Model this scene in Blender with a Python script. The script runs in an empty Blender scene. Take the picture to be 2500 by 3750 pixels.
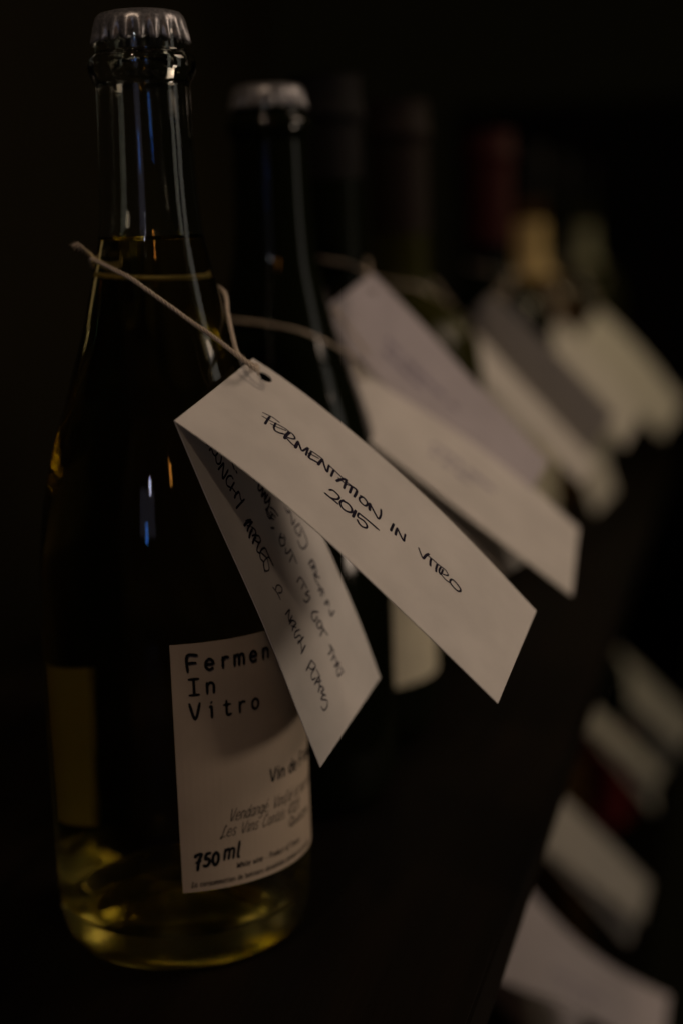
import bpy, bmesh, math, random
from mathutils import Vector, Matrix
from mathutils.geometry import delaunay_2d_cdt
random.seed(7)
S = bpy.context.scene
COL = S.collection
R = math.radians

# ------------------------------------------------------------------ camera
cam = bpy.data.cameras.new('camera'); cam_o = bpy.data.objects.new('camera', cam); COL.objects.link(cam_o)
YAW, PITCH, ROLL = -0.25887, 0.16958, -0.0352
f = Vector((math.sin(YAW)*math.cos(PITCH), math.cos(YAW)*math.cos(PITCH), -math.sin(PITCH)))
r = Vector((math.cos(YAW), -math.sin(YAW), 0)); u = r.cross(f)
r2 = r*math.cos(ROLL)+u*math.sin(ROLL); u2 = -r*math.sin(ROLL)+u*math.cos(ROLL)
cam_o.matrix_world = Matrix((( r2.x, u2.x, -f.x, 0.18948), (r2.y, u2.y, -f.y, -0.48792), (r2.z, u2.z, -f.z, 0.23232), (0, 0, 0, 1)))
cam.sensor_fit = 'VERTICAL'; cam.sensor_height = 36.0; cam.sensor_width = 24.0; cam.lens = 5800/3750*36.0
cam.clip_start = 0.02; cam.clip_end = 60
cam.dof.use_dof = True; cam.dof.focus_distance = 0.480; cam.dof.aperture_fstop = 3.7
S.camera = cam_o

# ------------------------------------------------------------------ world, lamps, exposure
W = bpy.data.worlds.new('World'); S.world = W; W.use_nodes = True
bg = W.node_tree.nodes['Background']; bg.inputs[0].default_value = (1.0, 0.80, 0.36, 1); bg.inputs[1].default_value = 0.0016
S.view_settings.view_transform = 'Standard'; S.view_settings.look = 'None'; S.view_settings.exposure = 0; S.view_settings.gamma = 1
S.cycles.use_denoising = True
S.cycles.max_bounces = 20; S.cycles.transmission_bounces = 16; S.cycles.glossy_bounces = 6; S.cycles.transparent_max_bounces = 12
S.cycles.sample_clamp_indirect = 4.0; S.cycles.blur_glossy = 0.3

def lamp(name, loc, to, sx, sy, power, col, spread=180):
    L = bpy.data.lights.new(name, 'AREA'); L.shape = 'RECTANGLE'; L.size = sx; L.size_y = sy
    L.energy = power; L.color = col; L.spread = R(spread)
    o = bpy.data.objects.new(name, L); COL.objects.link(o); o.location = loc
    d = Vector(to)-Vector(loc); o.rotation_euler = d.to_track_quat('-Z', 'Y').to_euler()
    return o
lamp('track_lamp', (0.95, 0.46, 0.84), (0.0, 0.22, 0.28), 0.45, 0.45, 0.68, (1.0, 0.74, 0.55), 75)
lamp('ceiling_lamp', (-0.05, -1.40, 1.90), (0.05, 0.05, 0.36), 0.12, 0.12, 0.62, (1.0, 0.72, 0.50), 55)
lamp('far_track_lamp', (0.85, 1.25, 0.80), (0.0, 0.95, 0.20), 0.25, 0.25, 0.38, (1.0, 0.77, 0.42), 65)
lamp('side_window', (1.70, 0.50, 0.55), (0.0, 0.0, 0.25), 0.34, 1.3, 0.85, (1.0, 0.92, 0.80))
lamp('low_side_fill', (0.95, 0.10, 0.05), (0.06, -0.02, 0.14), 0.16, 0.16, 0.10, (1.0, 0.78, 0.60), 50)  # added fill light, no actual fixture; brightens the inside of the folded tag
lamp('room_window', (0.20, -2.90, 0.80), (0.0, 0.0, 0.22), 0.70, 0.75, 0.26, (0.74, 0.70, 1.0))
lamp('blue_screen', (0.14, -2.40, 0.42), (0.0, 0.0, 0.2), 0.10, 0.22, 0.30, (0.08, 0.30, 1.0))
lamp('white_lamp', (0.30, -2.38, 1.04), (0.0, 0.0, 0.2), 0.045, 0.18, 0.60, (0.88, 0.9, 1.0))
lamp('orange_lamp', (1.05, -2.00, 1.12), (0.0, 0.0, 0.2), 0.06, 0.20, 0.36, (1.0, 0.38, 0.07))

# ------------------------------------------------------------------ materials
def mat(name, col=(0.5, 0.5, 0.5), rough=0.5, metal=0.0, **kw):
    m = bpy.data.materials.new(name); m.use_nodes = True
    b = m.node_tree.nodes['Principled BSDF']
    b.inputs['Base Color'].default_value = (*col, 1); b.inputs['Roughness'].default_value = rough; b.inputs['Metallic'].default_value = metal
    for k, v in kw.items(): b.inputs[k.replace('_', ' ')].default_value = v
    return m, m.node_tree, b
def noise(nt, scale, detail=4, coords='Object', stretch=None):
    tc = nt.nodes.new('ShaderNodeTexCoord'); n = nt.nodes.new('ShaderNodeTexNoise'); n.inputs['Scale'].default_value = scale; n.inputs['Detail'].default_value = detail
    if stretch:
        mp = nt.nodes.new('ShaderNodeMapping'); mp.inputs['Scale'].default_value = stretch
        nt.links.new(tc.outputs[coords], mp.inputs[0]); nt.links.new(mp.outputs[0], n.inputs['Vector'])
    else: nt.links.new(tc.outputs[coords], n.inputs['Vector'])
    return n
def ramp(nt, src, c0, c1, p0=0.35, p1=0.65):
    r = nt.nodes.new('ShaderNodeValToRGB'); r.color_ramp.elements[0].color = (*c0, 1); r.color_ramp.elements[1].color = (*c1, 1)
    r.color_ramp.elements[0].position = p0; r.color_ramp.elements[1].position = p1
    nt.links.new(src, r.inputs[0]); return r
def bump(nt, b, src, strength, dist):
    n = nt.nodes.new('ShaderNodeBump'); n.inputs['Strength'].default_value = strength; n.inputs['Distance'].default_value = dist
    nt.links.new(src, n.inputs['Height']); nt.links.new(n.outputs[0], b.inputs['Normal'])

def paper(name, col, rough=0.62, thin=0.0):
    m, nt, b = mat(name, col, rough)
    n = noise(nt, 60, 5); rp = ramp(nt, n.outputs[0], tuple(c*0.93 for c in col), tuple(min(1, c*1.04) for c in col))
    nt.links.new(rp.outputs[0], b.inputs['Base Color'])
    g = noise(nt, 1600, 3); bump(nt, b, g.outputs[0], 0.35, 0.00012)
    b.inputs['Specular IOR Level'].default_value = 0.3
    if thin:
        tr = nt.nodes.new('ShaderNodeBsdfTranslucent'); tr.inputs['Color'].default_value = (*[c*0.9 for c in col], 1); mx = nt.nodes.new('ShaderNodeMixShader'); mx.inputs[0].default_value = thin
        nt.links.new(b.outputs[0], mx.inputs[1]); nt.links.new(tr.outputs[0], mx.inputs[2]); nt.links.new(mx.outputs[0], nt.nodes['Material Output'].inputs[0])
    return m
PAPER = paper('tag_card', (0.74, 0.715, 0.68), thin=0.22)
PAPER_COOL = paper('cool_tag_card', (0.66, 0.62, 0.66), thin=0.12)
LABEL = paper('label_paper', (0.52, 0.425, 0.325), thin=0.22)
LABEL_CREAM = paper('cream_label_paper', (0.64, 0.60, 0.46))
INK = mat('blue_black_ink', (0.012, 0.009, 0.022), 0.7, Specular_IOR_Level=0.1)[0]
INK_SOFT = mat('violet_ink', (0.16, 0.13, 0.24), 0.6)[0]
PRINT = mat('black_print', (0.006, 0.006, 0.008), 0.7, Specular_IOR_Level=0.1)[0]
m, nt, b = mat('wood_stained_black', (0.009, 0.006, 0.003), 0.6)
n = noise(nt, 6, 6, stretch=(9, 0.7, 9)); rp = ramp(nt, n.outputs[0], (0.0025, 0.0016, 0.0007), (0.0075, 0.0047, 0.0020)); nt.links.new(rp.outputs[0], b.inputs['Base Color'])
g = noise(nt, 30, 6, stretch=(12, 0.6, 12)); bump(nt, b, g.outputs[0], 0.4, 0.0006); b.inputs['Specular IOR Level'].default_value = 0.12
WOOD = m
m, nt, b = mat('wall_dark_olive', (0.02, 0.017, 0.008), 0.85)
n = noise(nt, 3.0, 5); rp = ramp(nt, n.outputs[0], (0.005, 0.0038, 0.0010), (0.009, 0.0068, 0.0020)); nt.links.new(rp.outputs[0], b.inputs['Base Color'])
g = noise(nt, 90, 4); bump(nt, b, g.outputs[0], 0.3, 0.001); b.inputs['Specular IOR Level'].default_value = 0.1
WALL = m
def glassmat(name, col, ior, rough=0.0, wob=0.0):
    m = bpy.data.materials.new(name); m.use_nodes = True; nt = m.node_tree
    nt.nodes.remove(nt.nodes['Principled BSDF']); out = nt.nodes['Material Output']
    g = nt.nodes.new('ShaderNodeBsdfGlass'); g.inputs['Color'].default_value = (*col, 1); g.inputs['IOR'].default_value = ior; g.inputs['Roughness'].default_value = rough
    if wob:
        n = noise(nt, 55, 2, stretch=(1, 1, 0.35)); bp = nt.nodes.new('ShaderNodeBump'); bp.inputs['Strength'].default_value = wob; bp.inputs['Distance'].default_value = 0.0006
        nt.links.new(n.outputs[0], bp.inputs['Height']); nt.links.new(bp.outputs[0], g.inputs['Normal'])
    nt.links.new(g.outputs[0], out.inputs[0]); return m
GLASS = glassmat('clear_bottle_glass', (0.97, 0.98, 0.955), 1.51, 0.0, 0.25)
GLASS_HEEL = glassmat('stippled_heel_glass', (0.93, 0.93, 0.80), 1.51, 0.22, 0.4)
WINE_SIDE = glassmat('wine_against_glass', (0.955, 0.91, 0.62), 1.34/1.51)
WINE_TOP = glassmat('wine_surface', (0.95, 0.90, 0.6), 1.34)
def darkglass(name, col, rough=0.06):
    m, nt, b = mat(name, col, rough, 0, IOR=1.5, Specular_IOR_Level=0.4 if rough < 0.1 else 0.12)
    n = noise(nt, 40, 2, stretch=(1, 1, 0.4)); bump(nt, b, n.outputs[0], 0.2, 0.0005)
    return m
DARK = darkglass('black_green_glass', (0.0035, 0.0045, 0.0015))
DULL = darkglass('rough_black_glass', (0.0035, 0.0045, 0.0015), 0.20)  # the black green glass, rougher and less specular to spread lamp glints
OLIVE = darkglass('olive_glass', (0.024, 0.024, 0.005), 0.20)
AMBER = darkglass('amber_glass', (0.05, 0.026, 0.007), 0.20)
RED = mat('red_foil', (0.034, 0.002, 0.001), 0.6, 0.0, Specular_IOR_Level=0.2)[0]
BLACKFOIL = mat('black_foil', (0.003, 0.0025, 0.0025), 0.75, 0.0, Specular_IOR_Level=0.15)[0]
BROWNFOIL = mat('brown_foil', (0.008, 0.0035, 0.0015), 0.7, 0.0, Specular_IOR_Level=0.2)[0]
m, nt, b = mat('lacquered_steel', (0.30, 0.27, 0.275), 0.36, 0.6)
n = noise(nt, 900, 3); rp = ramp(nt, n.outputs[0], (0.17, 0.17, 0.18), (0.30, 0.295, 0.305)); nt.links.new(rp.outputs[0], b.inputs['Base Color'])
n2 = noise(nt, 300, 3); bump(nt, b, n2.outputs[0], 0.25, 0.0003)
STEEL = m
m, nt, b = mat('cotton_cord', (0.50, 0.43, 0.35), 0.9)
n = noise(nt, 2500, 3); bump(nt, b, n.outputs[0], 0.6, 0.0002); b.inputs['Specular IOR Level'].default_value = 0.1
CORD = m

# ------------------------------------------------------------------ helpers
def link(name, me, m=None, parent=None, smooth=False):
    o = bpy.data.objects.new(name, me); COL.objects.link(o)
    if m is not None and not me.materials: me.materials.append(m)
    if smooth: me.polygons.foreach_set('use_smooth', [True]*len(me.polygons))
    if parent: o.parent = parent
    return o
def mesh(name, vs, fs):
    me = bpy.data.meshes.new(name); me.from_pydata([tuple(v) for v in vs], [], fs); me.update(); return me
def tag(o, label, cat, group=None):
    o['label'] = label; o['category'] = cat
    if group: o['group'] = group
    return o
def empty(name, loc, label, cat, group=None):
    o = bpy.data.objects.new(name, None); COL.objects.link(o); o.location = loc; o.empty_display_size = 0.02
    return tag(o, label, cat, group)
def box(name, lo, hi, m, parent=None, bev=0.0012):
    bm = bmesh.new(); bmesh.ops.create_cube(bm, size=1)
    for v in bm.verts: v.co = Vector([lo[i]+(v.co[i]+0.5)*(hi[i]-lo[i]) for i in range(3)])
    bmesh.ops.bevel(bm, geom=bm.edges[:], offset=bev, segments=2, affect='EDGES')
    me = bpy.data.meshes.new(name); bm.to_mesh(me); bm.free(); return link(name, me, m, parent)
def crom(P, n):
    out = []
    for i in range(len(P)-1):
        a = P[max(i-1, 0)]; b = P[i]; c = P[i+1]; d = P[min(i+2, len(P)-1)]
        for k in range(n):
            t = k/n
            out.append(tuple(0.5*((2*b[j])+(-a[j]+c[j])*t+(2*a[j]-5*b[j]+4*c[j]-d[j])*t*t+(-a[j]+3*b[j]-3*c[j]+d[j])*t**3) for j in range(len(b))))
    out.append(tuple(P[-1])); return out
def lathe_data(prof, seg=96, base=0):
    vs, fs = [], []
    rings = []
    for (rad, z) in prof:
        if rad < 1e-6: rings.append([base+len(vs)]); vs.append((0, 0, z))
        else:
            rings.append([base+len(vs)+k for k in range(seg)]); vs += [(rad*math.cos(2*math.pi*k/seg), rad*math.sin(2*math.pi*k/seg), z) for k in range(seg)]
    for a, b in zip(rings, rings[1:]):
        for k in range(seg):
            k2 = (k+1) % seg
            if len(a) == 1: fs.append((a[0], b[k2], b[k]))
            elif len(b) == 1: fs.append((a[k], a[k2], b[0]))
            else: fs.append((a[k], a[k2], b[k2], b[k]))
    return vs, fs
# a profile that runs upwards gives outward normals; downwards gives inward ones

OUTER = [(0.0, 0.0235), (0.010, 0.0215), (0.020, 0.0140), (0.0275, 0.0045), (0.0325, 0.0008), (0.0365, 0.0), (0.0392, 0.0018), (0.0415, 0.0062),
         (0.0427, 0.0115), (0.0433, 0.0180), (0.0436, 0.030), (0.0436, 0.060), (0.0436, 0.0976), (0.0430, 0.1165), (0.0419, 0.1368), (0.0392, 0.1546), (0.0343, 0.1724),
         (0.0312, 0.1820), (0.0270, 0.1958), (0.0237, 0.2067), (0.0194, 0.2243), (0.0179, 0.2310), (0.0168, 0.2374), (0.0158, 0.2503), (0.0154, 0.2600), (0.0150, 0.2800), (0.0150, 0.2828),
         (0.0157, 0.2845), (0.0168, 0.2866), (0.0172, 0.2890), (0.0169, 0.2910), (0.0158, 0.2922), (0.0147, 0.2930), (0.0146, 0.2950), (0.0143, 0.2985), (0.0135, 0.3020), (0.0120, 0.3030)]
INNER = [(0.0, 0.0330), (0.010, 0.0315), (0.020, 0.0250), (0.0285, 0.0150), (0.0335, 0.0120), (0.0375, 0.0150), (0.0394, 0.0220), (0.0400, 0.032), (0.0402, 0.060), (0.0402, 0.0976), (0.0396, 0.1165), (0.0384, 0.1368), (0.0356, 0.1546),
         (0.0307, 0.1724), (0.0234, 0.1958), (0.0200, 0.2067), (0.0158, 0.2243), (0.0144, 0.2310), (0.0138, 0.2357)]
NECK_IN = [(0.0138, 0.2357), (0.0132, 0.2400), (0.0122, 0.2503), (0.0115, 0.27), (0.0108, 0.30), (0.0120, 0.3030)]

TALLNECK = OUTER[:12]+[(0.0436, 0.1200), (0.0436, 0.1500), (0.0425, 0.1650), (0.0395, 0.1780), (0.0330, 0.1890), (0.0245, 0.1970), (0.0185, 0.2040), (0.0162, 0.2120), (0.0155, 0.2250), (0.0152, 0.2600), (0.0150, 0.2828)]+OUTER[29:]
def crown_cap(parent):
    seg = 21*10; prof = [(0.0, 0.3058, 0), (0.006, 0.3058, 0), (0.0105, 0.3056, 0), (0.0128, 0.3050, 0), (0.0139, 0.3038, 0.02), (0.0145, 0.3022, 0.12), (0.0146, 0.3006, 0.4), (0.0147, 0.2990, 0.75), (0.01485, 0.2974, 1.0), (0.0150, 0.2962, 1.1),
            (0.0147, 0.2962, 1.1), (0.0144, 0.2990, 0.75), (0.0142, 0.3020, 0.1), (0.0, 0.3045, 0)]
    vs, fs = [], []
    for rad, z, a in prof:
        for k in range(seg):
            t = 2*math.pi*k/seg; w = math.cos(21*t); w = math.copysign(abs(w)**0.8, w)
            rr = max(rad + a*(0.00080*w+0.0001), 0.00002); zz = z - a*0.0004*w
            vs.append((rr*math.cos(t), rr*math.sin(t), zz))
    for i in range(len(prof)-1):
        for k in range(seg):
            k2 = (k+1) % seg; fs.append((i*seg+k, (i+1)*seg+k, (i+1)*seg+k2, i*seg+k2))
    return link('crown_cap', mesh('crown_cap', vs, fs), STEEL, parent, True)

def dark_bottle(name, loc, m, label, rz=0, cap=False, foil=None, prof=None, group='bottles standing on the shelves'):
    t = empty(name, loc, label, 'bottle', group); t.rotation_euler.z = rz
    vs, fs = lathe_data(crom(prof or (OUTER if cap else TALLNECK), 4), 72); link('bottle_glass', mesh('bottle_glass', vs, fs), m, t, True)
    if cap: crown_cap(t)
    else:
        fv, ff = lathe_data(crom([(0.0155, 0.2600), (0.0157, 0.27), (0.0160, 0.283), (0.0176, 0.2866), (0.0178, 0.2895), (0.0168, 0.2935), (0.0164, 0.300), (0.0162, 0.3045), (0.0155, 0.3056), (0.0, 0.3057)], 3), 48)
        link('foil_capsule', mesh('foil_capsule', fv, ff), foil or BLACKFOIL, t, True)
    return t
def radius_at(z, prof=None):
    prof = prof or OUTER
    for (ra, za), (rb, zb) in zip(prof[5:], prof[6:]):
        if za <= z <= zb: return ra+(rb-ra)*(z-za)/(zb-za)
    return 0.0436
def wrap(name, parent, a0, a1, z0, z1, m, off=0.0003, th=0.00018, corner=0.0, prof=None):
    na = max(8, int((a1-a0)/3)); nz = 14; vs = []; fs = []
    for lay in (off+th, off):
        for j in range(nz+1):
            z = z0+(z1-z0)*j/nz
            for i in range(na+1):
                a = R(a0+(a1-a0)*i/na); rr = radius_at(z, prof)+lay
                zz = z
                if corner and i == 0 and j in (0, nz): a += corner/0.0436
                vs.append((rr*math.cos(a), rr*math.sin(a), zz))
    Ln = (na+1)*(nz+1)
    for j in range(nz):
        for i in range(na):
            q = j*(na+1)+i; fs.append((q, q+1, q+na+2, q+na+1)); fs.append((Ln+q, Ln+q+na+1, Ln+q+na+2, Ln+q+1))
    for i in range(na): fs.append((i, Ln+i, Ln+i+1, i+1)); q = nz*(na+1)+i; fs.append((q, q+1, Ln+q+1, Ln+q))
    for j in range(nz): q = j*(na+1); fs.append((q, q+na+1, Ln+q+na+1, Ln+q)); q += na; fs.append((q, Ln+q, Ln+q+na+1, q+na+1))
    return link(name, mesh(name, vs, fs), m, parent, False)

def sample(poly, step):
    P = [Vector((a, b)) for a, b in poly]
    if len(P) > 2: P = [Vector(q) for q in crom([tuple(p) for p in P], 5)]
    out = [P[0]]
    for a, b in zip(P, P[1:]):
        n = max(1, int((b-a).length/step))
        for k in range(1, n+1): out.append(a+(b-a)*k/n)
    return out
def ribbon(strokes, fmap, step):
    """strokes: (width, [(u,v)...]) in metres on the sheet; fmap(u,v)->3D on the sheet, a little proud"""
    vs, fs = [], []
    for w, poly in strokes:
        pts = sample(poly, step); n = len(pts)
        for i, p in enumerate(pts):
            d = (pts[min(i+1, n-1)]-pts[max(i-1, 0)])
            if d.length < 1e-9: d = Vector((1, 0))
            d.normalize(); q = Vector((-d.y, d.x))*w/2
            e = d*(w*0.35) if i == n-1 else (-d*(w*0.35) if i == 0 else Vector((0, 0)))
            wm = 0.62 if i in (0, n-1) else 1.0
            vs.append(fmap(*(p+e+q*wm))); vs.append(fmap(*(p+e-q*wm)))
            if i: k = len(vs); fs.append((k-4, k-3, k-1, k-2))
    return vs, fs

# ------------------------------------------------------------------ one-line lettering (grid: x-height 4, capital 6)
G = {
'F': (4, [[(0,0),(0,6),(3.6,6)], [(0,3.2),(3,3.2)]]), 'I': (3.4, [[(0,6),(3.4,6)], [(1.7,6),(1.7,0)], [(0,0),(3.4,0)]]),
'V': (4, [[(0,6),(1.9,0),(3.8,6)]]), 'L': (3.4, [[(2.4,5.2),(2,6),(1.4,5),(1,1),(0,0),(0.6,-0.6),(1.4,0.2),(3.4,0.2)]]), 'C': (4, [[(3.4,5),(2.6,6),(1,4.6),(0.5,2),(1.2,0.2),(2.4,0),(3.4,1)]]),
'W': (5, [[(0,6),(1,0),(2.4,4.5),(3.6,0),(5,6)]]), 'P': (3.6, [[(0.6,0),(0.8,6),(2.6,6),(3.4,4.6),(2.4,3.2),(0.8,3)]]), 'Q': (4, [[(2,6),(0.4,4.5),(0.4,1.5),(2,0),(3.6,1.5),(3.6,4.5),(2,6)], [(2.2,1.5),(4,-0.6)]]),
'a': (3.2, [[(2.9,3.4),(1.8,4),(0.4,2.9),(0.3,1),(1.4,0),(2.9,1.2)], [(2.9,4),(2.9,0)]]), 'b': (3.2, [[(0.3,6),(0.3,0)], [(0.3,2.8),(1.6,4),(3,2.8),(3,1.2),(1.6,0),(0.3,1.2)]]),
'c': (3, [[(2.9,3.3),(1.7,4),(0.4,2.9),(0.4,1.1),(1.7,0),(2.9,0.7)]]), 'd': (3.2, [[(2.9,6),(2.9,0)], [(2.9,2.8),(1.6,4),(0.3,2.8),(0.3,1.2),(1.6,0),(2.9,1.2)]]),
'e': (3.2, [[(0.4,2.1),(3,2.1),(2.8,3.3),(1.7,4),(0.5,3.1),(0.3,1.3),(1.5,0),(2.9,0.5)]]), 'f': (2.4, [[(2.4,5.6),(1.6,6),(0.9,5),(0.9,-1.5)], [(0,4),(2,4)]]),
'g': (3.2, [[(2.9,2.8),(1.6,4),(0.3,2.8),(0.3,1.2),(1.6,0),(2.9,1.2)], [(2.9,4),(2.9,-1.2),(1.6,-2),(0.4,-1.4)]]), 'h': (3.2, [[(0.4,6),(0.4,0)], [(0.4,2.9),(1.7,4),(2.9,3),(2.9,0)]]),
'i': (1.6, [[(0.3,4),(0.9,4),(0.9,0)], [(0.85,5.6),(0.95,5.8)]]), 'l': (1.4, [[(0.7,6),(0.6,0.6),(1.3,0)]]), 'm': (4.6, [[(0.2,4),(0.2,0)], [(0.2,3),(1.3,4),(2.1,3.2),(2.1,0)], [(2.1,3.2),(3.2,4),(4.1,3.2),(4.1,0)]]),
'n': (3.2, [[(0.4,4),(0.4,0)], [(0.4,2.9),(1.7,4),(2.9,3),(2.9,0)]]), 'o': (3.2, [[(1.6,4),(0.4,3),(0.4,1),(1.6,0),(2.9,1),(2.9,3),(1.6,4)]]), 'p': (3.2, [[(0.4,4),(0.4,-2)], [(0.4,2.8),(1.7,4),(3,2.8),(3,1.2),(1.7,0),(0.4,1.2)]]),
'q': (3.2, [[(2.9,4),(2.9,-2)], [(2.9,2.8),(1.6,4),(0.3,2.8),(0.3,1.2),(1.6,0),(2.9,1.2)]]), 'r': (2.8, [[(0.6,4),(0.6,0)], [(0.6,2.6),(1.6,3.9),(2.8,3.7)]]),
's': (2.8, [[(2.6,3.4),(1.4,4),(0.4,3.1),(2.4,1.3),(1.8,0.1),(0.3,0.5)]]), 't': (2.6, [[(1.2,5.4),(1.2,0.8),(2,0),(2.8,0.3)], [(0.2,4),(2.6,4)]]), 'u': (3.2, [[(0.4,4),(0.4,1),(1.6,0),(2.9,1.2)], [(2.9,4),(2.9,0)]]),
'v': (3, [[(0.2,4),(1.5,0),(2.8,4)]]), 'w': (4.4, [[(0.2,4),(1.2,0),(2.2,3.2),(3.2,0),(4.2,4)]]), 'y': (3, [[(0.2,4),(1.5,0)], [(2.8,4),(1.2,-1.6),(0.2,-2)]]),
'-': (2.6, [[(0.3,2),(2.4,2)]]), ',': (1.2, [[(0.7,0.3),(0.2,-1)]]), ' ': (2.2, []), '0': (3.2, [[(1.6,6),(0.4,4.4),(0.4,1.6),(1.6,0),(2.8,1.6),(2.8,4.4),(1.6,6)]]), '1': (2, [[(0.3,4.8),(1.3,6),(1.3,0)]]),
'2': (3.2, [[(0.4,4.8),(1.6,6),(2.8,4.8),(0.3,0),(3,0)]]), '4': (3.2, [[(2.2,0),(2.2,6),(0.2,2),(3,2)]]), '5': (3.2, [[(2.9,6),(1.2,5.7),(0.8,3.4),(2.2,3.5),(2.8,1.8),(1.7,0.1),(0.2,0.5)]]),
'7': (3.2, [[(0.1,4.9),(0.5,5.7),(2.9,6),(1.9,3),(1.6,-1.4)], [(0.8,2.2),(2.6,2.9)]]), 'é': (3.2, [[(0.4,2.1),(3,2.1),(2.8,3.3),(1.7,4),(0.5,3.1),(0.3,1.3),(1.5,0),(2.9,0.5)], [(1.6,4.9),(2.4,6)]]),
}
def text_strokes(txt, x0, z0, h, width=None, pitch=None, w=0.0003, slant=0.0, join=False):
    """h = capital height in metres; width = total length to fill"""
    adv = [G[c][0]+0.9 for c in txt]; k = h/6
    kx = k if width is None else width/(sum(adv))
    out = []; x = 0
    for i, c in enumerate(txt):
        gx = x if pitch is None else i*pitch/kx + (pitch/kx-0.9-G[c][0])/2
        for st in G[c][1]:
            out.append((w, [(x0+(gx+px)*kx+slant*py*k, z0+py*k) for px, py in st]))
        if join and c not in ' ,-' and i+1 < len(txt) and txt[i+1] not in ' ,-':
            out.append((w*0.6, [(x0+(x+G[c][0]-0.3)*kx+slant*0.3*k, z0+0.3*k), (x0+(x+adv[i]+0.4)*kx+slant*1.3*k, z0+1.3*k)]))
        x += adv[i]
    return out

# ------------------------------------------------------------------ the place: back wall and the shelves
wall = box('wall', (-0.34, -2.0, -1.2), (-0.30, 1.15, 2.4), WALL); wall['kind'] = 'structure'
rack = empty('wine_rack', (0, 0, -0.3), 'dark stained open shelving unit carrying the tagged wine bottles', 'shelf')
def child_box(name, lo, hi, m, parent):
    o = box(name, tuple(lo[i]-parent.location[i] for i in range(3)), tuple(hi[i]-parent.location[i] for i in range(3)), m, parent); return o
child_box('shelf_board', (-0.25, -0.75, -0.018), (0.108, 2.6, 0.0), WOOD, rack)
child_box('shelf_board', (-0.25, -0.75, -0.358), (0.108, 2.6, -0.340), WOOD, rack)
for y in (1.9,):
    child_box('upright', (-0.25, y, -0.34), (0.105, y+0.022, -0.018), WOOD, rack)
    child_box('upright', (-0.25, y, 0.0), (0.105, y+0.022, 0.42), WOOD, rack)

# ------------------------------------------------------------------ the clear bottle in front
B1 = empty('wine_bottle', (0, 0, 0), 'clear glass bottle of pale wine with a crown cap and a printed paper label', 'bottle')
oc = crom(OUTER, 6); nc = crom(NECK_IN, 5)
v1, f1 = lathe_data(oc, 128); v2, f2 = lathe_data(list(nc), 128, base=len(v1))
f2 = [tuple(reversed(q)) for q in f2]
glass = link('bottle_glass', mesh('bottle_glass', v1+v2, f1+f2), GLASS, B1, True)
glass.data.materials.append(GLASS_HEEL)
for p in glass.data.polygons:
    if p.center.z < 0.017 or (p.center.z < 0.03 and math.hypot(p.center.x, p.center.y) < 0.034): p.material_index = 1
ic = crom(INNER, 6)
men = [(0.0138, 0.2357), (0.0134, 0.2349), (0.0125, 0.2344), (0.011, 0.2342), (0.0, 0.2342)]
v1, f1 = lathe_data(ic, 128); v2, f2 = lathe_data(men, 128, base=len(v1))
me = mesh('wine', v1+v2, f1+f2); me.materials.append(WINE_SIDE); me.materials.append(WINE_TOP)
for p in me.polygons[len(f1):]: p.material_index = 1
link('wine', me, None, B1, True)
crown_cap(B1)
lab = wrap('front_label', B1, -70.3, 58, 0.0296, 0.1107, LABEL, off=0.00025, th=0.00012)
bl_ = wrap('back_label', B1, 131, 146, 0.030, 0.0875, paper('back_label_paper', (0.74, 0.68, 0.50), thin=0.3), off=0.00025, th=0.00012)
for v in bl_.data.vertices:                      # the back sticker narrows towards its foot
    a = math.degrees(math.atan2(v.co.y, v.co.x)) % 360; k = min(max((0.078-v.co.z)/0.032, 0), 1); k = k*k*(3-2*k)
    a2 = 131+(a-131)*(1-0.68*k); rr = math.hypot(v.co.x, v.co.y); v.co.x = rr*math.cos(R(a2)); v.co.y = rr*math.sin(R(a2))
D = R(1)*0.0437
T = []
pm = 6.75*D
def fit(txt, a0, a1, z, h, w, **k): return text_strokes(txt, a0*D, z, h, width=(a1-a0)*D, w=w, **k)
for txt, z in (('Fermentation', 0.1019), ('In', 0.0943), ('Vitro', 0.0864)):
    T.append(text_strokes(txt, -64.2*D, z, 0.0051, pitch=pm, w=0.00095))
T.append(fit('Vin de France', -28.2, 17, 0.0606, 0.0042, 0.00075, slant=0.12))
T.append(fit('Vendangé, Vinifié et mis en bouteille par', -49.5, 36, 0.0513, 0.0040, 0.00027, slant=0.35, join=True))
T.append(fit('Les Vins Contés 41120', -53.5, -7, 0.0465, 0.0038, 0.00027, slant=0.35, join=True))
T.append(fit('Quatre', -17, 4, 0.0425, 0.0030, 0.00042, slant=0.3, join=True))
T.append(text_strokes('750', -65*D, 0.0378, 0.0042, width=11*D, w=0.00110, slant=0.12)+text_strokes('ml', -52.5*D, 0.0390, 0.0050, width=8*D, w=0.00095, slant=0.18))
T.append(fit('White wine - Product of France', -47, -8.5, 0.0353, 0.0018, 0.00027, slant=0.25, join=True))
T.append(fit('La consommation de boissons alcoolisées pendant la grossesse', -66.5, 4, 0.0313, 0.0017, 0.00024))
def lmap(x, z):
    a = x/0.0437; rr = 0.0436+0.00025+0.00012+0.00005
    return (rr*math.cos(a), rr*math.sin(a), z)
for line in T:
    vs, fs = ribbon(line, lmap, 0.0006)
    link('printed_line', mesh('printed_line', vs, fs), PRINT, lab)

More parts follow.
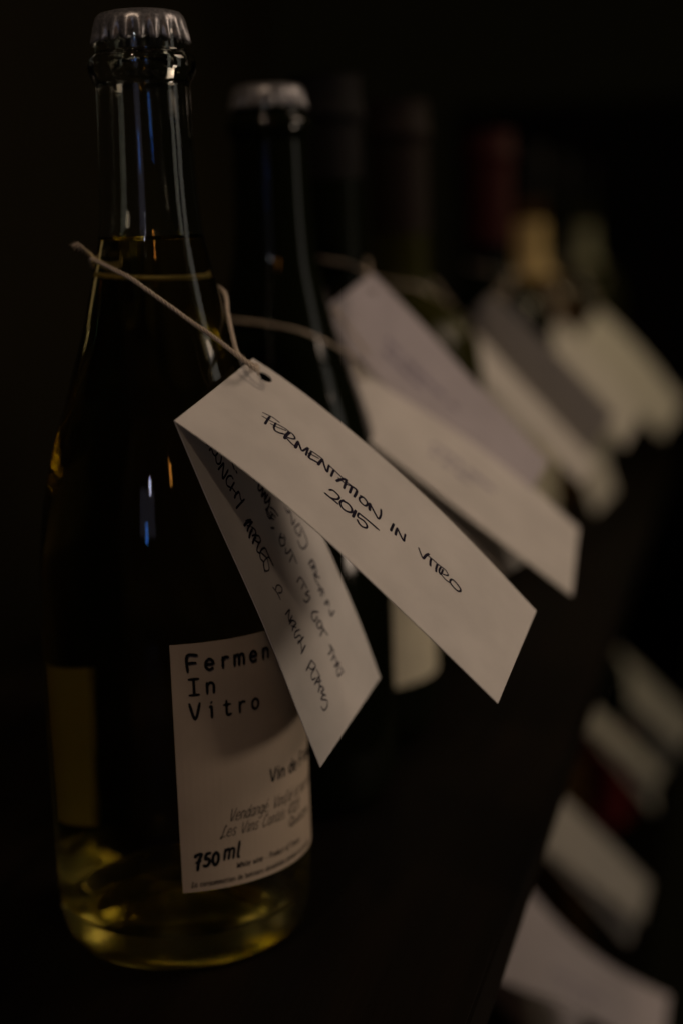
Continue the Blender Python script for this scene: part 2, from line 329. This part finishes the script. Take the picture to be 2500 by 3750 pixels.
# ------------------------------------------------------------------ folded card tags
def V5(l): return [Vector(p)/1e5 for p in l]
def quad_edges(P0, P1, P2, P3, bow=0.003, n=7):
    P0, P1, P2, P3 = map(Vector, (P0, P1, P2, P3)); nn = (P3-P0).cross(P1-P0).normalized()
    B = [P0.lerp(P3, k/(n-1))+nn*bow*4*(k/(n-1))*(1-k/(n-1)) for k in range(n)]
    Tt = [P1.lerp(P2, k/(n-1))+nn*bow*4*(k/(n-1))*(1-k/(n-1)) for k in range(n)]
    return B, Tt
def surf(A, B):
    n = len(A)
    ca = crom([tuple(p) for p in A], 8); cb = crom([tuple(p) for p in B], 8); N = len(ca)-1
    def S_(s, t):
        x = min(max(s, 0), 1)*N; i = min(int(x), N-1); fr = x-i
        a = Vector(ca[i]).lerp(Vector(ca[i+1]), fr); b = Vector(cb[i]).lerp(Vector(cb[i+1]), fr)
        return a.lerp(b, t)
    return S_
def normal(S_, s, t):
    e = 0.01; s0 = min(max(s, e), 1-e)
    return (S_(s0+e, t)-S_(s0-e, t)).cross(S_(s, min(t+e, 1.2))-S_(s, t-e)).normalized()
def panel(name, A, B, side, m, parent, hole=None, L=0.122, w=0.06, ns=36, nt=14, th=0.00032):
    """side=+1: the written face looks along the surface normal"""
    S_ = surf(A, B); pts = []; 
    per = [(i/ns, 0) for i in range(ns)]+[(1, j/nt) for j in range(nt)]+[(1-i/ns, 1) for i in range(ns)]+[(0, 1-j/nt) for j in range(nt)]
    faces = [list(range(len(per)))]
    P2 = [Vector((s*L, t*w)) for s, t in per]
    if hole:
        hs, ht, hr = hole; k0 = len(P2); hn = 28
        P2 += [Vector((hs*L+hr*math.cos(2*math.pi*k/hn), ht*w+hr*math.sin(2*math.pi*k/hn))) for k in range(hn)]
        edges = [(k0+k, k0+(k+1) % hn) for k in range(hn)]
    else: edges = []
    for i in range(1, ns):
        for j in range(1, nt):
            p = Vector((i/ns*L, j/nt*w))
            if hole and (p-Vector((hs*L, ht*w))).length < hr*1.25: continue
            P2.append(p)
    edges += [(k, (k+1) % len(per)) for k in range(len(per))]
    vo, eo, fo, *_ = delaunay_2d_cdt(P2, edges, [], 0, 1e-7)
    tri = []
    for fc in fo:
        c = sum((vo[k] for k in fc), Vector((0, 0)))/len(fc)
        if hole and (c-Vector((hs*L, ht*w))).length < hr*0.97: continue
        tri.append(tuple(fc))
    top, bot = [], []
    for p in vo:
        s, t = p.x/L, p.y/w; q = S_(s, t); n = normal(S_, s, t)*side
        q = q - n*0; top.append(q); bot.append(q-n*th)
    nv = len(vo); fs = []
    from collections import Counter
    ec = Counter()
    for fc in tri:
        a = (S_(vo[fc[1]].x/L, vo[fc[1]].y/w)-top[fc[0]]).cross(top[fc[2]]-top[fc[0]]).dot(top[fc[0]]-bot[fc[0]])
        g = fc if a > 0 else tuple(reversed(fc)); fs.append(g); fs.append(tuple(k+nv for k in reversed(g)))
        for k in range(3): ec[(g[k], g[(k+1) % 3])] += 1
    for (a, b) in list(ec):
        if (b, a) not in ec: fs.append((b, a, a+nv, b+nv))
    me = mesh(name, top+bot, fs); o = link(name, me, m, parent)
    return o, S_
def ink_on(name, S_, side, strokes, m, parent, L, w, step=0.0006):
    def fm(x, y):
        s, t = x/L, y/w; return tuple(S_(s, t)+normal(S_, s, t)*side*0.00006)
    vs, fs = ribbon(strokes, fm, step); return link(name, mesh(name, vs, fs), m, parent)
FB = [(2565, -5528, 18232), (3414, -5462, 17617), (4248, -5389, 16988), (5057, -5313, 16334), (5843, -5235, 15653), (6609, -5152, 14951), (7358, -5063, 14231), (8095, -4966, 13496), (8825, -4859, 12753), (9552, -4740, 12003), (10273, -4611, 11242), (10990, -4471, 10472), (11706, -4319, 9693)]
FT = [(3200, 240, 19577), (4045, 311, 18996), (4861, 382, 18379), (5652, 453, 17730), (6429, 532, 17065), (7191, 618, 16386), (7935, 710, 15688), (8663, 808, 14971), (9375, 911, 14236), (10069, 1021, 13480), (10749, 1136, 12707), (11423, 1262, 11923), (12096, 1401, 11132)]
BL = [(2565, -5528, 18232), (2819, -5330, 17354), (3078, -5131, 16466), (3348, -4930, 15570), (3631, -4724, 14669), (3927, -4515, 13760), (4226, -4306, 12842), (4519, -4099, 11908), (4794, -3900, 10956), (5056, -3705, 9987), (5321, -3511, 9006), (5599, -3313, 8018), (5889, -3111, 7022)]
BR = [(3200, 240, 19577), (3439, 432, 18685), (3682, 624, 17784), (3933, 819, 16875), (4195, 1016, 15959), (4469, 1217, 15037), (4752, 1420, 14108), (5049, 1627, 13173), (5358, 1838, 12232), (5670, 2049, 11281), (5966, 2254, 10314), (6240, 2451, 9327), (6503, 2644, 8324)]

INK_FRONT = [[5,[127,564,142,576,155,585,174,584]],[9,[147,571,149,528,152,484]],[5,[133,530,146,536,165,548,181,562,198,571,212,568]],[5,[161,520,176,529,190,545,200,559]],[8,[169,557,173,514,179,494,184,491,194,500,203,518]],[12,[212,485,209,528,210,563]],[7,[206,563,217,573,228,560,230,544,223,525,215,513]],[7,[216,501,230,491,243,490]],[12,[247,480,244,516,242,545]],[8,[241,549,252,523,261,502,266,504,270,562,274,530,279,488]],[6,[280,554,293,562,317,567]],[9,[283,547,285,514,289,488,300,496,313,506]],[6,[280,519,292,533,307,546]],[11,[317,493,316,532,316,558]],[8,[317,563,329,528,345,494,341,535,338,561]],[6,[339,557,354,556,377,550,387,552]],[9,[355,556,357,523,360,488]],[11,[378,486,383,524,391,559]],[6,[376,522,388,522,401,526,413,543]],[10,[394,562,398,530,403,478]],[6,[398,542,412,549,424,549]],[10,[416,540,418,515,421,482]],[10,[419,549,430,550,434,524,436,482]],[8,[446,531,455,540,468,532,473,512,471,488,460,483,451,493,448,515,453,537]],[11,[486,485,481,510,477,537]],[8,[477,537,490,516,505,494,517,481,516,524,508,568]],[8,[379,371,385,391,397,393,408,384,409,358,402,336,393,322]],[8,[376,320,392,321,405,323,416,323]],[9,[422,387,418,362,420,338,430,322,443,324,454,347,451,374,440,389,430,387,422,376]],[11,[460,388,462,359,464,325]],[8,[477,333,485,319,496,315,506,333,504,355,492,367,482,362,473,358,470,388,478,393,503,399,534,403]],[10,[555,547,557,511,559,478]],[9,[555,546,557,512,558,479]],[10,[574,479,571,509,569,541]],[8,[569,541,585,512,600,492,597,520,594,551]],[6,[641,546,653,519,665,499,667,518]],[10,[666,503,667,542,671,573]],[6,[672,554,688,561,707,564,727,575,740,563,740,548,729,527]],[9,[682,555,685,527,690,498]],[9,[704,557,706,524,710,495]],[8,[715,560,715,533,719,512,724,512,723,560]],[6,[726,510,742,506,756,515]],[8,[756,515,753,536,757,556,769,560,786,549,789,528,781,510,766,510,756,517]]]
INK_BACK = [[7,[76,171,85,174,93,191]],[7,[96,198,105,195,115,211,121,248]],[8,[127,201,126,232,140,280]],[7,[131,224,142,222,150,237,147,276]],[7,[152,237,164,220,173,229,174,258,163,288]],[8,[185,209,183,245,182,284,197,246,212,214,212,245,205,299]],[7,[234,311,224,305,219,273,224,240,236,230,246,251]],[8,[252,236,248,270,244,308]],[7,[250,265,269,282]],[9,[277,249,272,280,273,315]],[7,[278,317,288,305,299,303]],[8,[302,223,301,268,300,337]],[7,[189,377,202,365,216,360]],[12,[224,371,227,371]],[10,[275,515,280,516]],[8,[296,559,305,517,314,525,315,573,331,516,329,579,344,533,339,593]],[8,[336,564,350,523,354,572,350,605,367,544,367,502]],[8,[369,530,375,501,394,505,391,547]],[7,[372,559,385,585,406,602]],[7,[381,541,404,570]],[7,[376,518,394,522,405,542]],[9,[417,479,424,508]],[10,[354,226,354,274,364,318]],[7,[348,262,356,317]],[8,[364,310,366,265,372,232]],[6,[360,254,369,282]],[10,[389,222,382,255,379,286]],[7,[373,291,386,312,396,300,392,260]],[10,[408,232,403,262,402,288]],[7,[396,284,406,321,418,321,421,297,408,268]],[7,[421,297,426,263,433,240,444,258]],[7,[444,258,440,290,445,331,464,332,498,336]],[7,[445,272,466,303]],[7,[444,258,455,242,469,255,480,238,492,229]],[5,[483,333,470,322,469,270,476,241,492,240,496,279,481,298,469,309]],[5,[540,239,563,258,582,260]],[5,[553,252,546,281,551,311,564,324,570,299,564,269]],[5,[623,247,623,310,634,273,645,257,642,312]],[6,[651,250,651,293,665,318,666,275,671,251]],[5,[659,261,674,300]],[5,[687,330,681,272,692,249,698,307,712,307,706,262]],[6,[710,255,711,337]],[5,[713,290,732,266]],[6,[738,247,732,322]],[6,[783,233,779,282,776,323]],[5,[776,323,798,343,795,292,784,271]],[5,[801,323,803,269,816,256,821,296]],[5,[807,338,828,345]],[6,[831,261,828,311,829,337,845,304]],[5,[832,287,841,341]],[6,[855,269,849,310,864,336,864,294,881,329]],[5,[875,314,876,268,893,320,905,303,905,253,890,239]],[6,[403,713,422,718,422,746,440,737,458,713,454,764]],[6,[473,798,470,730,482,719,499,743,489,778]],[6,[481,795,506,802,532,789,534,723,520,696,504,701]],[6,[450,558,459,511,476,501,481,547,467,563,457,528]],[6,[460,579,474,578]],[6,[491,540,502,516,507,562,505,589]],[6,[528,517,521,575]],[5,[510,586,549,586]],[6,[587,503,586,562,624,581]],[6,[611,522,606,562]],[6,[633,592,631,537,648,573,650,516,638,493]],[6,[699,595,685,537,693,503,708,516,705,565]],[6,[720,520,718,569,734,578,734,533,720,520]],[6,[751,511,744,571,733,564,768,593]],[6,[809,521,808,570,792,573,819,591]],[6,[828,527,826,575]],[6,[820,574,848,574,848,530,851,598]],[6,[853,594,863,544,876,531,879,586]],[6,[863,589,884,606]],[8,[580,710,578,762,596,766,590,717]],[7,[601,724,596,766,614,756,612,713]],[7,[634,709,617,719,632,760]],[7,[638,714,655,723,656,690]],[7,[674,695,661,739,677,733]],[8,[700,697,700,744,712,733]],[7,[723,722,738,711,737,767]]]
PAPER_TAGS = 'folded card tags hanging from the bottle necks'
t1 = empty('card_tag', (0, 0, 0), 'folded tag with handwritten FERMENTATION IN VITRO 2015, tied to the clear bottle', 'tag')
FB, FT, BL, BR = map(V5, (FB, FT, BL, BR))
HOLE = (0.062, 0.893, 0.0024)
fp, Sf = panel('front_panel', FB, FT, 1, PAPER, t1, HOLE, 0.125, 0.0596)
nn = normal(Sf, 0.5, 0.5); side_f = 1 if nn.dot(cam_o.location-Sf(0.5, 0.5)) > 0 else -1
if side_f < 0:
    bpy.data.objects.remove(fp); fp, Sf = panel('front_panel', FB, FT, -1, PAPER, t1, HOLE, 0.125, 0.0596)
Sb0 = surf(BL, BR); nb = normal(Sb0, 0.5, 0.5); side_b = 1 if nb.dot(cam_o.location-Sb0(0.5, 0.5)) > 0 else -1
bp, Sb = panel('back_panel', BL, BR, side_b, PAPER, t1, None, 0.120, 0.0596)
def unpack(data, L, w, k):
    return [(wd*k, [(p[i]/1000*L, p[i+1]/1000*w) for i in range(0, len(p), 2)]) for wd, p in data]
ink_on('handwriting', Sf, side_f, unpack(INK_FRONT, 0.125, 0.0596, 0.000100), INK, fp, 0.125, 0.0596, 0.0005)
ink_on('handwriting', Sb, side_b, unpack(INK_BACK, 0.120, 0.0596, 0.000105), INK, bp, 0.120, 0.0596, 0.0008)

def scribble(x0, y0, length, h, rows):
    rnd = random.Random(int(x0*1e5)); out = []
    for rI in range(rows):
        x = x0+rnd.uniform(0, 0.2)*length*(rI > 0); y = y0-rI*h*1.7; end = x0+length*(1 if rI == 0 else 0.6)
        while x < end:
            wd = rnd.uniform(0.6, 1.0)*h
            out.append((0.0007, [(x, y), (x+wd*0.3, y+h), (x+wd*0.6, y+h*rnd.uniform(0, .3)), (x+wd, y+h*rnd.uniform(.6, 1))])); x += wd*rnd.choice((1.15, 1.2, 1.9))
    return out
def far_tag(q, label, m, edges=None, bow=0.003, ink=None, back_m=None):
    P0, P1, P2, P3, Q0, Q1 = q
    t = empty('card_tag', P0, label, 'tag', PAPER_TAGS); L, w = 0.122, 0.06
    off = Vector(P0)
    A, B = (V5(edges[0]), V5(edges[1])) if edges else quad_edges(P0, P1, P2, P3, bow)
    A = [p-off for p in A]; B = [p-off for p in B]
    S0 = surf(A, B); sd = 1 if normal(S0, .5, .5).dot(cam_o.location-off-S0(.5, .5)) > 0 else -1
    o, S1 = panel('front_panel', A, B, sd, m, t, (0.07, 0.80, 0.0025), L, w, 20, 8)
    if ink: ink_on('handwriting', S1, sd, scribble(*ink), INK_SOFT, o, L, w, 0.002)
    A2, B2 = quad_edges(A[0], B[0], Vector(Q1)-off, Vector(Q0)-off, 0.001)
    S2 = surf(A2, B2); sd = 1 if normal(S2, .5, .5).dot(cam_o.location-off-S2(.5, .5)) > 0 else -1
    panel('back_panel', A2, B2, sd, back_m or m, t, None, L, w, 16, 8)
    return t, A, B

T2E = ([(1882, 12801, 16746), (3521, 13112, 15414), (5156, 13419, 14065), (6790, 13722, 12701), (8430, 14028, 11335), (10080, 14336, 9971), (11739, 14646, 8606)], [(1795, 18771, 18031), (3502, 19138, 16918), (5188, 19492, 15760), (6826, 19819, 14523), (8396, 20111, 13187), (9908, 20373, 11766), (11393, 20619, 10301)])
T3E = ([(774, 18035, 20296), (1842, 18167, 18633), (3146, 18391, 17133), (4616, 18677, 15732), (6094, 18961, 14308), (7550, 19232, 12846), (9005, 19500, 11370)], [(2617, 19554, 21784), (3886, 19786, 20427), (5118, 19999, 19019), (6331, 20201, 17578), (7557, 20406, 16138), (8798, 20617, 14702), (10049, 20829, 13264)])
L1E = ([(3930, 30960, -15966), (5667, 31587, -16934), (7429, 32226, -17877), (9194, 32860, -18847), (10917, 33462, -19944), (12573, 34018, -21199), (14197, 34547, -22551)], [(5282, 36401, -11855), (6502, 36748, -13644), (7790, 37121, -15393), (9202, 37544, -17040), (10778, 38041, -18511), (12522, 38620, -19772), (14372, 39254, -20883)])
T4E = ([(3157, 38043, 16756), (4145, 38666, 15496), (5138, 39286, 14213), (6135, 39903, 12905), (7146, 40520, 11583), (8182, 41144, 10255), (9240, 41771, 8919)], [(3056, 43215, 17712), (4101, 43818, 16375), (5166, 44424, 15027), (6252, 45035, 13673), (7357, 45649, 12308), (8476, 46264, 10930), (9609, 46881, 9537)])
T5E = ([(926, 50551, 17805), (2185, 50924, 16375), (3447, 51295, 14936), (4709, 51662, 13481), (5971, 52030, 12013), (7240, 52397, 10536), (8515, 52763, 9049)], [(2955, 50065, 19655), (4211, 50477, 18405), (5458, 50883, 17129), (6688, 51277, 15819), (7898, 51662, 14476), (9098, 52039, 13108), (10296, 52412, 11723)])
T6E = ([(2804, 71115, 14818), (3939, 71012, 13570), (5070, 70908, 12325), (6191, 70802, 11078), (7283, 70684, 9812), (8331, 70550, 8518), (9351, 70405, 7206)], [(3965, 77131, 16510), (5104, 77044, 15341), (6225, 76952, 14161), (7315, 76847, 12958), (8363, 76725, 11726), (9371, 76588, 10465), (10354, 76442, 9191)])
T7E = ([(3357, 94382, 13855), (4593, 94778, 12368), (5820, 95167, 10861), (7031, 95549, 9329), (8237, 95926, 7782), (9449, 96303, 6228), (10669, 96682, 4669)], [(4806, 99753, 16230), (6184, 100203, 14839), (7520, 100633, 13396), (8787, 101031, 11877), (10001, 101405, 10298), (11189, 101765, 8686), (12368, 102121, 7057)])
L2E = ([(4256, 55236, -18159), (5410, 55867, -19327), (6568, 56495, -20514), (7729, 57121, -21723), (8900, 57748, -22940), (10094, 58381, -24154), (11305, 59019, -25368)], [(5245, 59496, -15948), (6329, 60085, -17249), (7416, 60672, -18567), (8501, 61253, -19909), (9581, 61829, -21277), (10659, 62400, -22668), (11739, 62969, -24077)])
L3E = ([(4501, 81386, -17362), (5527, 82141, -18539), (6563, 82895, -19728), (7607, 83650, -20931), (8655, 84402, -22151), (9705, 85152, -23391), (10760, 85899, -24649)], [(4977, 85604, -17267), (6018, 86364, -18442), (7062, 87121, -19635), (8105, 87874, -20852), (9151, 88624, -22088), (10205, 89374, -23336), (11269, 90125, -24595)])
L4E = ([(4919, 99684, -18506), (6134, 99975, -19835), (7352, 100265, -21170), (8571, 100555, -22508), (9792, 100845, -23854), (11014, 101133, -25203), (12238, 101422, -26558)], [(5982, 104092, -17286), (7263, 104407, -18577), (8539, 104720, -19879), (9804, 105025, -21201), (11051, 105322, -22548), (12280, 105609, -23919), (13498, 105891, -25307)])
far = [
 ([(0.0192, 0.1287, 0.1708), (0.017, 0.1877, 0.1817), (0.1097, 0.2053, 0.1043), (0.1118, 0.1463, 0.0935), (0.0887, 0.1482, 0.0931), (0.0912, 0.2005, 0.0886)], 'blurred cream tag directly behind the sharp tag, two small lines written on it', PAPER, T2E, (0.047, 0.030, 0.032, 0.0042, 2)),
 ([(0.0083, 0.1805, 0.203), (0.0134, 0.2386, 0.2172), (0.0952, 0.2531, 0.1278), (0.0901, 0.195, 0.1136), (0.0334, 0.2067, 0.0865), (0.0386, 0.2647, 0.1007)], 'lilac grey tag with violet writing, highest of the tags, above the cream one', PAPER_COOL, T3E, (0.028, 0.026, 0.045, 0.0045, 2)),
 ([(0.0305, 0.3803, 0.1684), (0.0258, 0.4309, 0.1772), (0.0988, 0.4696, 0.0958), (0.1014, 0.419, 0.083), (0.042, 0.4198, 0.0535), (0.0353, 0.4764, 0.0723)], 'narrow blurred tag just right of the lilac tag, turned edge on', PAPER, T4E, None),
 ([(0.0056, 0.5313, 0.1778), (0.0255, 0.4934, 0.201), (0.1049, 0.5162, 0.1188), (0.0929, 0.5564, 0.0874), (0.041, 0.5193, 0.0671), (0.0444, 0.5761, 0.0862)], 'greyish shaded tag between the narrow tag and the two farthest upper tags', PAPER, T5E, None),
 ([(0.0202, 0.7095, 0.1506), (0.031, 0.7679, 0.1588), (0.1167, 0.7644, 0.0721), (0.106, 0.7059, 0.0638), (0.0707, 0.7158, 0.0197), (0.0815, 0.7743, 0.0279)], 'blurred pale tag second from the right in the upper row, its back flap hanging down', PAPER, T6E, None),
 ([(0.0332, 0.9438, 0.139), (0.0463, 0.9972, 0.1631), (0.1217, 1.0206, 0.0701), (0.1086, 0.9672, 0.046), (0.0517, 0.9896, 0.0274), (0.0648, 1.043, 0.0515)], 'pale tag at the far right end of the upper row', PAPER, T7E, None),
 ([(0.0481, 0.3109, -0.1576), (0.0521, 0.3634, -0.1288), (0.1451, 0.3957, -0.2009), (0.141, 0.3431, -0.2296), (0.0886, 0.3637, -0.2598), (0.0926, 0.4162, -0.2311)], 'large curling tag on the lower shelf, nearest the bottom corner', PAPER_COOL, L1E, (0.05, 0.02, 0.035, 0.005, 2)),
 ([(0.038, 0.5465, -0.1766), (0.0444, 0.599, -0.1484), (0.1202, 0.6368, -0.2361), (0.1138, 0.5843, -0.2643), (0.105, 0.588, -0.2695), (0.111, 0.640, -0.2415)], 'single straight tag on the lower shelf below the red label', PAPER, L2E, None),
 ([(0.0478, 0.808, -0.1749), (0.0423, 0.8626, -0.1507), (0.1126, 0.9088, -0.2392), (0.118, 0.8541, -0.2634), (0.107, 0.8560, -0.2705), (0.102, 0.910, -0.2465)], 'lower of the two overlapping tags beside the lower shelf edge', PAPER, L3E, None),
 ([(0.0448, 0.9904, -0.1836), (0.0539, 1.0461, -0.1632), (0.136, 1.065, -0.2515), (0.127, 1.0093, -0.2718), (0.115, 1.0105, -0.279), (0.124, 1.066, -0.259)], 'upper of the two overlapping tags, touching the right edge of the photo', PAPER, L4E, None),
]
far_edges = []
for q, label, m, ed, ink in far:
    t, A, B = far_tag(q, label, m, ed, 0.003, ink)
    S1 = surf(A, B); far_edges.append((q, Vector(q[0])+S1(0.07, 0.80)))

# ------------------------------------------------------------------ cords
def cord(name, pts, label, rad=0.00042, off=0.00042, pitch=0.0044, tail=None, group=None, res=10):
    t0 = Vector(pts[0]); o0 = None
    vs, fs = [], []
    def strands(pts, fray=False):
        P = [Vector(p) for p in crom([tuple(p) for p in pts], res)]
        acc = 0; N = Vector((0, 0, 1)); frames = []
        for i, p in enumerate(P):
            d = (P[min(i+1, len(P)-1)]-P[max(i-1, 0)]).normalized()
            if i == 0: N = d.orthogonal().normalized()
            N = (N-d*N.dot(d)).normalized(); Bn = d.cross(N)
            if i: acc += (p-P[i-1]).length
            frames.append((p, N.copy(), Bn, acc))
        tot = acc
        for sI in range(3):
            k0 = len(vs); rs = 7
            for i, (p, N, Bn, a) in enumerate(frames):
                ph = 2*math.pi*(sI/3+a/pitch); sp = 1.0
                if fray and a > tot*0.55: sp = 1+(a-tot*0.55)/tot*5
                wob = 1+0.10*math.sin(a*2600+sI)+0.06*math.sin(a*7100)
                c = p+(N*math.cos(ph)+Bn*math.sin(ph))*off*sp
                for j in range(rs):
                    th = 2*math.pi*j/rs; vs.append(c+(N*math.cos(th)+Bn*math.sin(th))*rad*wob)
                if i:
                    for j in range(rs):
                        j2 = (j+1) % rs; fs.append((k0+(i-1)*rs+j, k0+(i-1)*rs+j2, k0+i*rs+j2, k0+i*rs+j))
        return frames, tot
    fr, tot = strands(pts)
    allf = list(fr)
    if tail:
        f2, _ = strands(tail, True); allf += f2
        rnd = random.Random(4)
        p, N, Bn, a = f2[-1]; d = (f2[-1][0]-f2[-3][0]).normalized()
        for k in range(46):
            base = p-d*rnd.uniform(0, 0.002); dr = (d+N*rnd.uniform(-.9, .9)+Bn*rnd.uniform(-.9, .9)).normalized(); w = 0.00009; L = rnd.uniform(.0012, .0028); sdv = dr.orthogonal().normalized()
            up = dr.cross(sdv); i0 = len(vs); vs += [base+sdv*w, base-sdv*w*.5+up*w, base-sdv*w*.5-up*w, base+dr*L]; fs += [(i0, i0+1, i0+3), (i0+1, i0+2, i0+3), (i0+2, i0, i0+3)]
    rnd = random.Random(9)
    for k in range(int(tot*4500) if tail else 0):      # loose cotton fibres along the cord
        p, N, Bn, a = rnd.choice(allf); th = rnd.uniform(0, 6.28); o_ = N*math.cos(th)+Bn*math.sin(th)
        base = p+o_*(off+rad)*0.9; tdir = N.cross(Bn); dr = (o_*rnd.uniform(.2, 1)+tdir*rnd.uniform(-1.4, 1.4)).normalized(); w = 0.00002; L = rnd.uniform(.0005, .0013); i0 = len(vs)
        sdv = dr.orthogonal().normalized()*w; up = dr.cross(sdv).normalized()*w
        vs += [base+sdv, base-sdv*.5+up, base-sdv*.5-up, base+dr*L]; fs += [(i0, i0+1, i0+3), (i0+1, i0+2, i0+3), (i0+2, i0, i0+3)]
    vs = [v-t0 for v in vs]
    o = link(name, mesh(name, vs, fs), CORD, None, True); o.location = t0
    return tag(o, label, 'string', group)
C1 = [(3902, -1169, 19215), (3831, -1577, 19389), (3354, -1885, 19846), (2530, -1695, 20423), (1837, -1711, 20897), (1226, -1941, 21415), (664, -2066, 21856), (49, -2054, 22295), (-542, -1911, 22578), (-1134, -1568, 22809), (-1787, -769, 22933), (-1962, -300, 22781), (-1990, 176, 22540), (-1800, 977, 22300), (-1280, 1640, 22050), (-600, 2030, 21960), (154, 2130, 21950), (800, 2050, 21940), (1450, 1800, 21900), (2000, 1250, 21640), (2315, 500, 21083), (2710, -350, 20444), (3068, -1009, 19886), (3420, -1500, 19700), (3800, -1400, 19420)]
TAIL = [(-1680, -640, 22860), (-1771, -756, 22984), (-1826, -955, 23128), (-1915, -1167, 23246), (-2052, -1393, 23365)]
hc = Sf(HOLE[0]-0.015, HOLE[1]+0.01); hn_ = normal(Sf, HOLE[0], HOLE[1])*side_f
p1 = [Vector(p)/1e5 for p in C1]; p1 = [hc-hn_*0.003, hc-hn_*0.0002+Vector((-0.0008, 0, 0.0008)), hc+hn_*0.0010+Vector((-0.0016, 0, 0.0016))]+p1[1:]+[hc+hn_*0.0009+Vector((-0.0012, -0.0010, 0.0010)), hc-hn_*0.003]
cord('string', p1, 'twisted cotton string looped round the clear bottle neck with a frayed end', tail=[Vector(p)/1e5 for p in TAIL])
def neck_loop(bx, by, bz, z_hi, hole, n=12, prof=TALLNECK):
    pts = [Vector(hole)]
    rr = radius_at(z_hi, prof)+0.0012
    pts.append(Vector(hole).lerp(Vector((bx+rr*1.4, by-rr, bz+z_hi)), 0.55)+Vector((0.0, -0.002, 0.0)))
    for k in range(n):
        a = R(-50-k*(290/(n-1))); z = z_hi+0.006*math.sin(math.pi*k/(n-1)); rr = radius_at(z, prof)+0.0012
        pts.append(Vector((bx+rr*math.cos(a), by+rr*math.sin(a), bz+z)))
    pts.append(Vector(hole)+Vector((-0.003, 0.004, 0.003))); return pts
C2 = [(3575, 13531, 18262), (3318, 12788, 18601), (2596, 11774, 19284), (1694, 11081, 19806), (623, 10968, 20069), (-274, 10984, 20215), (-761, 11098, 20261)]
NB = 'strings holding the blurred tags'
p2 = [Vector(p)/1e5 for p in C2]
for k in range(1, 8):
    a = R(-110-k*36); z = 0.2035; rr = radius_at(z)+0.0012; p2.append(Vector((rr*math.cos(a), 0.136+rr*math.sin(a), z)))
p2.append(Vector((0.034, 0.150, 0.186))); p2[0] = far_edges[0][1]
cord('string', p2, 'string round the dark capped bottle, holding the cream tag behind the sharp one', group=NB, res=5)

# ------------------------------------------------------------------ the bottles behind
dark_bottle('wine_bottle', (0, 0.136, 0), DARK, 'black looking bottle with a pale crown cap standing right behind the clear one', cap=True).scale = (1, 1, 0.963)
b3 = dark_bottle('wine_bottle', (0, 0.225, 0), DULL, 'dark bottle with a rounded white label low on its side, third from the front')
wrap('paper_label', b3, -95, 45, 0.030, 0.105, LABEL_CREAM, prof=TALLNECK)
b4 = dark_bottle('wine_bottle', (0, 0.375, 0), OLIVE, 'olive glass bottle with a brown foil neck, fourth from the front', foil=BROWNFOIL)
wrap('neck_foil', b4, -180, 180, 0.235, 0.262, BROWNFOIL, prof=TALLNECK)
b5 = dark_bottle('wine_bottle', (0.004, 0.66, 0), DULL, 'dark bottle with a red foil neck, fifth from the front', foil=RED)
wrap('neck_foil', b5, -180, 180, 0.226, 0.262, RED, prof=TALLNECK); wrap('paper_label', b5, -95, 60, 0.030, 0.105, LABEL_CREAM, prof=TALLNECK)
b6 = dark_bottle('wine_bottle', (0, 0.87, 0), AMBER, 'amber bottle with a cream neck band, behind the red necked one')
wrap('neck_label', b6, -120, 30, 0.197, 0.243, paper('yellowed_label_paper', (0.60, 0.44, 0.19)), prof=TALLNECK)
dark_bottle('wine_bottle', (0, 1.06, 0), DULL, 'plain dark bottle standing between the two bottles with pale neck bands')
b8 = dark_bottle('wine_bottle', (0, 1.30, 0), OLIVE, 'farthest bottle of the upper row, with a dull grey green neck band')
wrap('neck_label', b8, -150, 60, 0.197, 0.240, paper('grey_green_label_paper', (0.30, 0.30, 0.20)), prof=TALLNECK)
for (x, y, m, lb) in ((0.02, 0.40, AMBER, 'brown bottle on the lower shelf behind the large curling tag'), (0.025, 0.665, AMBER, 'brown bottle on the lower shelf behind the single straight tag'),
                      (0.036, 0.935, DULL, 'bottle with a dark red label on the lower shelf'), (0.0, 1.06, DULL, 'farthest dark bottle on the lower shelf, behind the overlapping tags')):
    t = dark_bottle('wine_bottle', (x, y, -0.340), m, lb)
    if 'red label' in lb: wrap('paper_label', t, -100, 60, 0.035, 0.125, mat('dark_red_paper', (0.20, 0.008, 0.008), 0.6)[0], prof=TALLNECK)
holders = [(0, 0.225, 0), (0, 0.375, 0), (0.004, 0.66, 0), (0, 0.87, 0), (0, 1.06, 0), (0.02, 0.40, -0.34), (0.025, 0.665, -0.34), (0.036, 0.935, -0.34), (0, 1.05, -0.34)]
names = ['string holding the lilac grey tag', 'string holding the narrow tag turned edge on', 'string holding the greyish shaded tag', 'string holding the pale tag second from the right, upper row', 'string holding the pale tag at the far right of the upper row',
         'string holding the large curling tag on the lower shelf', 'string holding the single straight tag on the lower shelf', 'string holding the lower of the two overlapping tags', 'string holding the upper of the two overlapping tags']
for (bx, by, bz), (q, h), nm in zip(holders, far_edges[1:], names):
    zz = min(max(h.z-bz+0.012, 0.206), 0.235)
    cord('string', neck_loop(bx, by, bz, zz, h), nm, group=NB, res=3)
